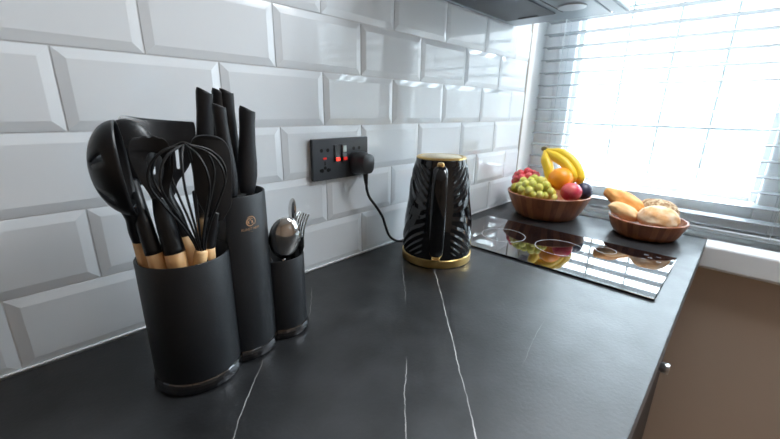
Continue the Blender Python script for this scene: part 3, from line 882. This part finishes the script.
for cx, mm, lb in ((.3190, M['black'], 'black rocker switch with red glow'), (.3385, M['black'], 'black rocker switch with a reflection painted on its top')):
    bm = B(); box(bm, cx - .0072, cx + .0072, FY - .0010, FY + .002, .2300, .2660, .0008); hs = part('switch_surround', bm, M['socket'], so)
    bm = B(); x0, x1 = cx - .0058, cx + .0058
    rings(bm, [[Vector(p) for p in ((x, FY, .2315), (x, FY - .0055, .2315), (x, FY - .0028, .2480), (x, FY - .0020, .2645), (x, FY, .2645))] for x in (x0, x1)], smooth=False)
    rk = part('rocker', bm, mm, so, label=lb)
    bm = B(); box(bm, cx - .0046, cx + .0046, FY - .0066, FY - .0040, .2330, .2395, .0006); part('neon_lamp', bm, M['neon'] if cx < .33 else M['neondim'], rk, label='red neon window')
    if cx > .33:  # pale slab painted in for the white reflection on this black rocker
        bm = B(); box(bm, cx - .0046, cx + .0046, FY - .0042, FY - .0018, .2500, .2630, .0006); part('painted_reflection', bm, M['rocker_glare'], rk, label='painted white reflection')

pc = thing('power_lead', 'black mains lead with moulded plug running from the socket down behind the kettle', 'power lead', (.384, -.0150, .2))
bm = B()
PXc = .3765; zs0 = .2235
# plug body: rounded D lofted outwards from the plate
def dsec(y, w, hgt, taper):
    o = []
    for i in range(28):
        a = 2 * PI * i / 28; c, s = math.cos(a), math.sin(a)
        x = math.copysign(abs(c) ** .55, c) * w; z = math.copysign(abs(s) ** .55, s) * hgt
        if s < 0: x *= 1 - taper * (-s)
        o.append(Vector((PXc + x, y, zs0 + z)))
    return o
rings(bm, [dsec(-.0132, .0235, .0235, .15), dsec(-.0200, .0245, .0245, .15), dsec(-.0270, .0230, .0240, .18), dsec(-.0310, .0190, .0225, .2), dsec(-.0420, .0180, .0215, .2), dsec(-.0500, .0165, .0200, .22), dsec(-.0525, .0130, .0165, .22)])
pl = part('plug', bm, M['plug'], pc, autosmooth=40)
bm = B(); tube(bm, [(.376, -.040, .2060), (.3765, -.040, .1970), (.377, -.040, .1870), (.3785, -.040, .1775)], [.0058, .0055, .0045, .0036], 14); part('strain_relief', bm, M['black'], pl)
bm = B()
cab = catmull([(.378, -.040, .180), (.382, -.038, .165), (.394, -.034, .145), (.420, -.030, .117), (.444, -.026, .088), (.4600, -.022, .058), (.476, -.020, .030), (.499, -.022, .0120), (.525, -.030, .0055), (.545, -.044, .0042), (.5415, -.0555, .0065)], 8)
tube(bm, cab, .0031, 12); part('cable', bm, M['black'], pc)

# ------------------------------------------------------------------ wooden bowls
def wooden_bowl(cx, cy, rb, rr, h, label, fl):
    b_ = B(); t = .0075
    prof = [(0, .0005), (rb - .006, .0005), (rb, .004), (rb + (rr - rb) * .36, h * .30), (rb + (rr - rb) * .68, h * .62), (rb + (rr - rb) * .92, h * .90), (rr - .0012, h - .0015), (rr - .003, h), (rr - t + .001, h - .0005), (rr - t, h - .003),
            (rb + (rr - rb) * .68 - t, h * .62), (rb + (rr - rb) * .40 - t, max(fl + .004, h * .36)), (rb * .8, fl), (0, fl)]
    lathe(b_, prof, 96, cx, cy)
    return solo('wooden_bowl', b_, M['bowl'], label, 'bowl', (cx, cy, 0), 'wooden bowls on the worktop', autosmooth=40)
B1 = (1.085, -.176); B2 = (1.084, -.4633)
wooden_bowl(*B1, .0945, .1320, .0804, 'larger round wooden stave bowl holding fruit in the corner behind the hob', .040)
wooden_bowl(*B2, .0770, .0985, .0520, 'smaller round wooden stave bowl holding bread by the front of the worktop', .022)

def grape_bunch(label, m, spots, r, c, group=None):
    g = thing('grape_bunch', label, 'grapes', c)
    bm = B(); ball(bm, (0, 0, 0), r, r * .95, r * 1.05, 18, 12)
    me = None
    for i, p in enumerate(spots):
        if me is None:
            o = part('grape', bm, m, None); o.parent = g; me = o.data
        else:
            o = bpy.data.objects.new('grape', me); COL.objects.link(o); o.parent = g
        o.location = Vector(p) - Vector(c)
        o.rotation_euler = (random.uniform(-.6, .6), random.uniform(-.6, .6), random.uniform(0, 6))
        s = random.uniform(.9, 1.08); o.scale = (s, s, s)
    bm = B(); pts = [Vector(spots[0]), Vector(c) + Vector((.0, .01, .02)), Vector(spots[-1])]
    tube(bm, catmull(pts, 5), .0018, 8); part('stem', bm, M['stem'], g)
    return g
TAKEN = [((1.068, -.2150, .1300), .0375), ((1.045, -.2600, .0975), .031), ((1.105, -.2780, .0960), .027), ((1.040, -.0830, .0840), .019)]
def pack(n, c, ext, r, seed, mind=1.45):
    rnd = random.Random(seed); out = []
    tries = 0
    while len(out) < n and tries < 20000:
        tries += 1
        v = Vector((rnd.uniform(-1, 1), rnd.uniform(-1, 1), rnd.uniform(-1, 1)))
        if v.length > 1: continue
        p = Vector((c[0] + v.x * ext[0], c[1] + v.y * ext[1], c[2] + v.z * ext[2]))
        if p.z < .042 + r or math.hypot(p.x - B1[0], p.y - B1[1]) > .108 + max(0, p.z - .075) * .4: continue
        if any((p - Vector(q)).length < k + r * .96 for q, k in TAKEN): continue
        if all((p - q).length > mind * r for q in out): out.append(p)
    TAKEN.extend([(q, r * .92) for q in out])
    return out
grape_bunch('bunch of pale green grapes heaped at the front of the fruit bowl', M['ggrape'], pack(64, (1.030, -.158, .088), (.050, .062, .043), .0132, 3), .0132, (1.035, -.150, .060))
grape_bunch('bunch of red grapes behind the green ones at the left of the fruit bowl', M['rgrape'], pack(40, (1.092, -.088, .102), (.048, .044, .038), .0125, 5), .0125, (1.092, -.092, .070))

def fruit(name, label, cat, m, c, rx, rz, dimple=.0, stem=True, nrm=(0, 0, 1)):
    t = thing(name, label, cat, (c[0], c[1], c[2] - rz))
    bm = B(); vs = ball(bm, (0, 0, 0), 1, 1, 1, 36, 24)
    for v in bm.verts:
        q = v.co.copy(); rad = math.hypot(q.x, q.y)
        z = q.z * rz - (dimple * rz * math.exp(-(rad / .28) ** 2) * (1 if q.z > 0 else -.7))
        w = 1 + .04 * q.z * (1 if dimple else 0)
        v.co = Vector((q.x * rx * w, q.y * rx * w, z))
    rot = Vector((0, 0, 1)).rotation_difference(Vector(nrm)).to_matrix().to_4x4(); rot.translation = Vector(c)
    bmesh.ops.transform(bm, matrix=rot, verts=bm.verts); part('skin', bm, m, t)
    if stem:
        bm = B(); tube(bm, [(0, 0, rz * (1 - dimple) - .001), (.001, 0, rz * (1 - dimple) + .006), (.003, 0, rz * (1 - dimple) + .010)], .0012, 8)
        bmesh.ops.transform(bm, matrix=rot, verts=bm.verts); part('stem', bm, M['stem'], t)
    else:
        bm = B(); ball(bm, (0, 0, rz * (1 - dimple * .9)), .0035, .0035, .0012, 10, 6)
        bmesh.ops.transform(bm, matrix=rot, verts=bm.verts); part('navel', bm, M['stem'], t)
    return t
fruit('orange', 'bright round orange in the middle of the fruit bowl', 'orange', M['orange'], (1.068, -.2150, .1300), .0375, .0360, 0, False, (.5, .3, .8))
fruit('apple', 'shiny red apple at the right of the fruit bowl under the orange', 'apple', M['apple'], (1.045, -.2600, .0975), .0310, .0290, .22, True, (.55, .2, .8))
fruit('plum', 'dark plum at the right edge of the fruit bowl beside the apple', 'plum', M['plum'], (1.105, -.2780, .0960), .0270, .0280, .06, True, (.5, .5, .7))
fruit('lime', 'small yellow-green lime at the left edge of the fruit bowl', 'lime', M['lime'], (1.040, -.0830, .0840), .0180, .0195, 0, False, (.2, .9, .3))

bn = thing('banana_bunch', 'bunch of yellow bananas standing up at the back of the fruit bowl', 'bananas', (1.115, -.150, .10))
BX0 = Vector((1.112, -.1370, .2130))
def banana(pts, r):
    bm = B(); P = catmull([BX0] + pts, 8); k = len(P); rad = []
    for i in range(k):
        u = i / (k - 1)
        if u < .10: q = .42 + .10 * u / .1
        elif u < .28: q = .52 + .48 * ((u - .10) / .18)
        elif u < .80: q = 1.0
        elif u < .96: q = 1 - .55 * ((u - .8) / .16) ** 1.6
        else: q = .45 - .22 * (u - .96) / .04
        rad.append(r * q)
    vv = tube(bm, P, rad, 10, ref=(1, 0, .2))
    o = part('banana', bm, M['banana'], bn)
    bm = B(); tube(bm, [P[-2], P[-1], P[-1] + (P[-1] - P[-2]).normalized() * .004], [r * .28, r * .24, r * .16], 8); part('tip', bm, M['bantip'], o)
banana([Vector((1.112, -.188, .2080)), Vector((1.108, -.232, .1830)), Vector((1.104, -.2580, .1450)), Vector((1.100, -.2640, .1130))], .0165)
banana([Vector((1.100, -.1720, .1980)), Vector((1.094, -.2120, .1790)), Vector((1.090, -.2400, .1480)), Vector((1.094, -.2480, .1180))], .0165)
banana([Vector((1.090, -.1500, .1860)), Vector((1.078, -.1680, .1580)), Vector((1.076, -.1800, .1280)), Vector((1.084, -.1840, .1020))], .0165)
banana([Vector((1.120, -.1420, .1880)), Vector((1.118, -.1530, .1580)), Vector((1.122, -.1620, .1280)), Vector((1.130, -.1640, .1020))], .0160)
bm = B(); tube(bm, [BX0 + Vector((.002, .012, .004)), BX0 + Vector((0, .005, .004)), BX0 + Vector((-.001, -.004, .001))], [.006, .0085, .0080], 12); part('stalk', bm, M['bantip'], bn, label='dark cut stalk')

# ------------------------------------------------------------------ bread
def bread(name, label, m, a, b, r, flat, seed, score=0, lump=.05, pinch=.0):
    """a loaf from end a to end b with half width r and half height r*flat"""
    a, b = Vector(a), Vector(b); c = (a + b) / 2; L = (b - a).length / 2; axis = (b - a).normalized()
    bm = B(); ball(bm, (0, 0, 0), 1, 1, 1, 48, 32)
    off = Vector((seed * 3.1, seed * 1.7, 0))
    for v in bm.verts:
        q = v.co.copy()
        e = 1.0
        f = 1 + lump * noise.noise(q * 2.2 + off) + lump * .35 * noise.noise(q * 6 + off)
        sgn = 1 if q.z > 0 else .80
        if score and q.z > 0:
            f -= score * math.exp(-((q.y + .25 * q.x) / .14) ** 2) * max(0, 1 - q.x * q.x)
        if pinch: f *= 1 - pinch * math.exp(-(q.x / .25) ** 2)
        x = math.copysign(abs(q.x) ** .92, q.x)
        v.co = Vector((x * L * f, q.y * r * f, q.z * r * flat * f * sgn))
    up = Vector((0, 0, 1)); zax = (up - axis * up.dot(axis)).normalized(); yax = zax.cross(axis)
    mm = Matrix((axis, yax, zax)).transposed().to_4x4(); mm.translation = c
    bmesh.ops.transform(bm, matrix=mm, verts=bm.verts)
    return solo(name, bm, m, label, 'bread', (c.x, c.y, c.z))
bread('bread_roll', 'long golden bread roll leaning over the back left rim of the bread bowl', M['roll'], (1.100, -.3380, .1080), (1.098, -.4580, .0580), .0290, .95, 1, .05, .10)
bread('bread_roll', 'short pale floured roll at the front left of the bread bowl', M['pale'], (1.052, -.3680, .0780), (1.056, -.4480, .0480), .0250, .92, 2, .04, .08)
bread('bread_bun', 'big round flour-dusted bun at the front of the bread bowl', M['floury'], (1.052, -.4420, .0600), (1.056, -.5420, .0585), .0480, .74, 3, 0, .07)
bread('bread_bun', 'seeded brown bun at the back of the bread bowl behind the floury one', M['seeded'], (1.122, -.4280, .0750), (1.122, -.5300, .0700), .0400, .72, 4, 0, .08)

# ------------------------------------------------------------------ light
w = bpy.data.worlds.new('sky'); scene.world = w; w.use_nodes = True
nt = w.node_tree; bg = nt.nodes['Background']
# bright overcast sky above a darker paved yard
tc = nt.nodes.new('ShaderNodeTexCoord'); sp_ = nt.nodes.new('ShaderNodeSeparateXYZ'); nt.links.new(tc.outputs['Generated'], sp_.inputs[0])
rp = nt.nodes.new('ShaderNodeValToRGB'); e = rp.color_ramp.elements
e[0].position = .46; e[0].color = (.060, .063, .066, 1); e[1].position = .72; e[1].color = (.76, .89, 1.0, 1)
x = e.new(.51); x.color = (.085, .095, .102, 1)
x = e.new(.61); x.color = (.115, .13, .142, 1)
nt.links.new(mnode(nt, 'MULTIPLY_ADD', sp_.outputs[2], .5, .5), rp.inputs[0]); nt.links.new(rp.outputs[0], bg.inputs[0])
bg.inputs[1].default_value = 16.5
def portal(name, loc, rot, sx, sy):
    l = bpy.data.lights.new(name, 'AREA'); l.shape = 'RECTANGLE'; l.size = sx; l.size_y = sy; l.cycles.is_portal = True
    o = bpy.data.objects.new(name, l); COL.objects.link(o); o.location = loc; o.rotation_euler = rot
portal('window_portal', (1.44, -.78, .55), (0, PI / 2, 0), 1.2, 1.6)
portal('far_window_portal', (.65, YB - .09, .55), (PI / 2, 0, 0), .45, .55)

lamp = bpy.data.lights.new('added_fill_light', 'AREA'); lamp.shape = 'RECTANGLE'; lamp.size = .5; lamp.size_y = 1.0  # unseen fill added under the ceiling to brighten the room side
lamp.energy = 14.5; lamp.color = (.84, .93, 1.0)
lo_ = bpy.data.objects.new('added_fill_light', lamp); COL.objects.link(lo_); lo_.location = (1.0, -.82, CEIL - .03)

# ------------------------------------------------------------------ camera
cam = bpy.data.cameras.new('camera'); co = bpy.data.objects.new('camera', cam); COL.objects.link(co)
R = ((0.69102692, 0.19717334, -0.69541676), (-0.72263433, 0.21077563, -0.65831091), (0.01677554, 0.95744259, 0.28813585))
mw = Matrix(R).to_4x4(); mw.translation = (-0.16550556, -0.62836536, 0.33913567)
co.matrix_world = mw
cam.sensor_width = 36; cam.lens = 369.018 / 780 * 36; cam.clip_start = .01
cam.dof.use_dof = True; cam.dof.focus_distance = .58; cam.dof.aperture_fstop = 7.0
scene.camera = co
vs = scene.view_settings
vs.view_transform = 'Standard'; vs.look = 'None'; vs.gamma = 1; vs.use_curve_mapping = False; vs.exposure = 1.42
scene.cycles.max_bounces = 10; scene.cycles.diffuse_bounces = 6; scene.cycles.use_denoising = True
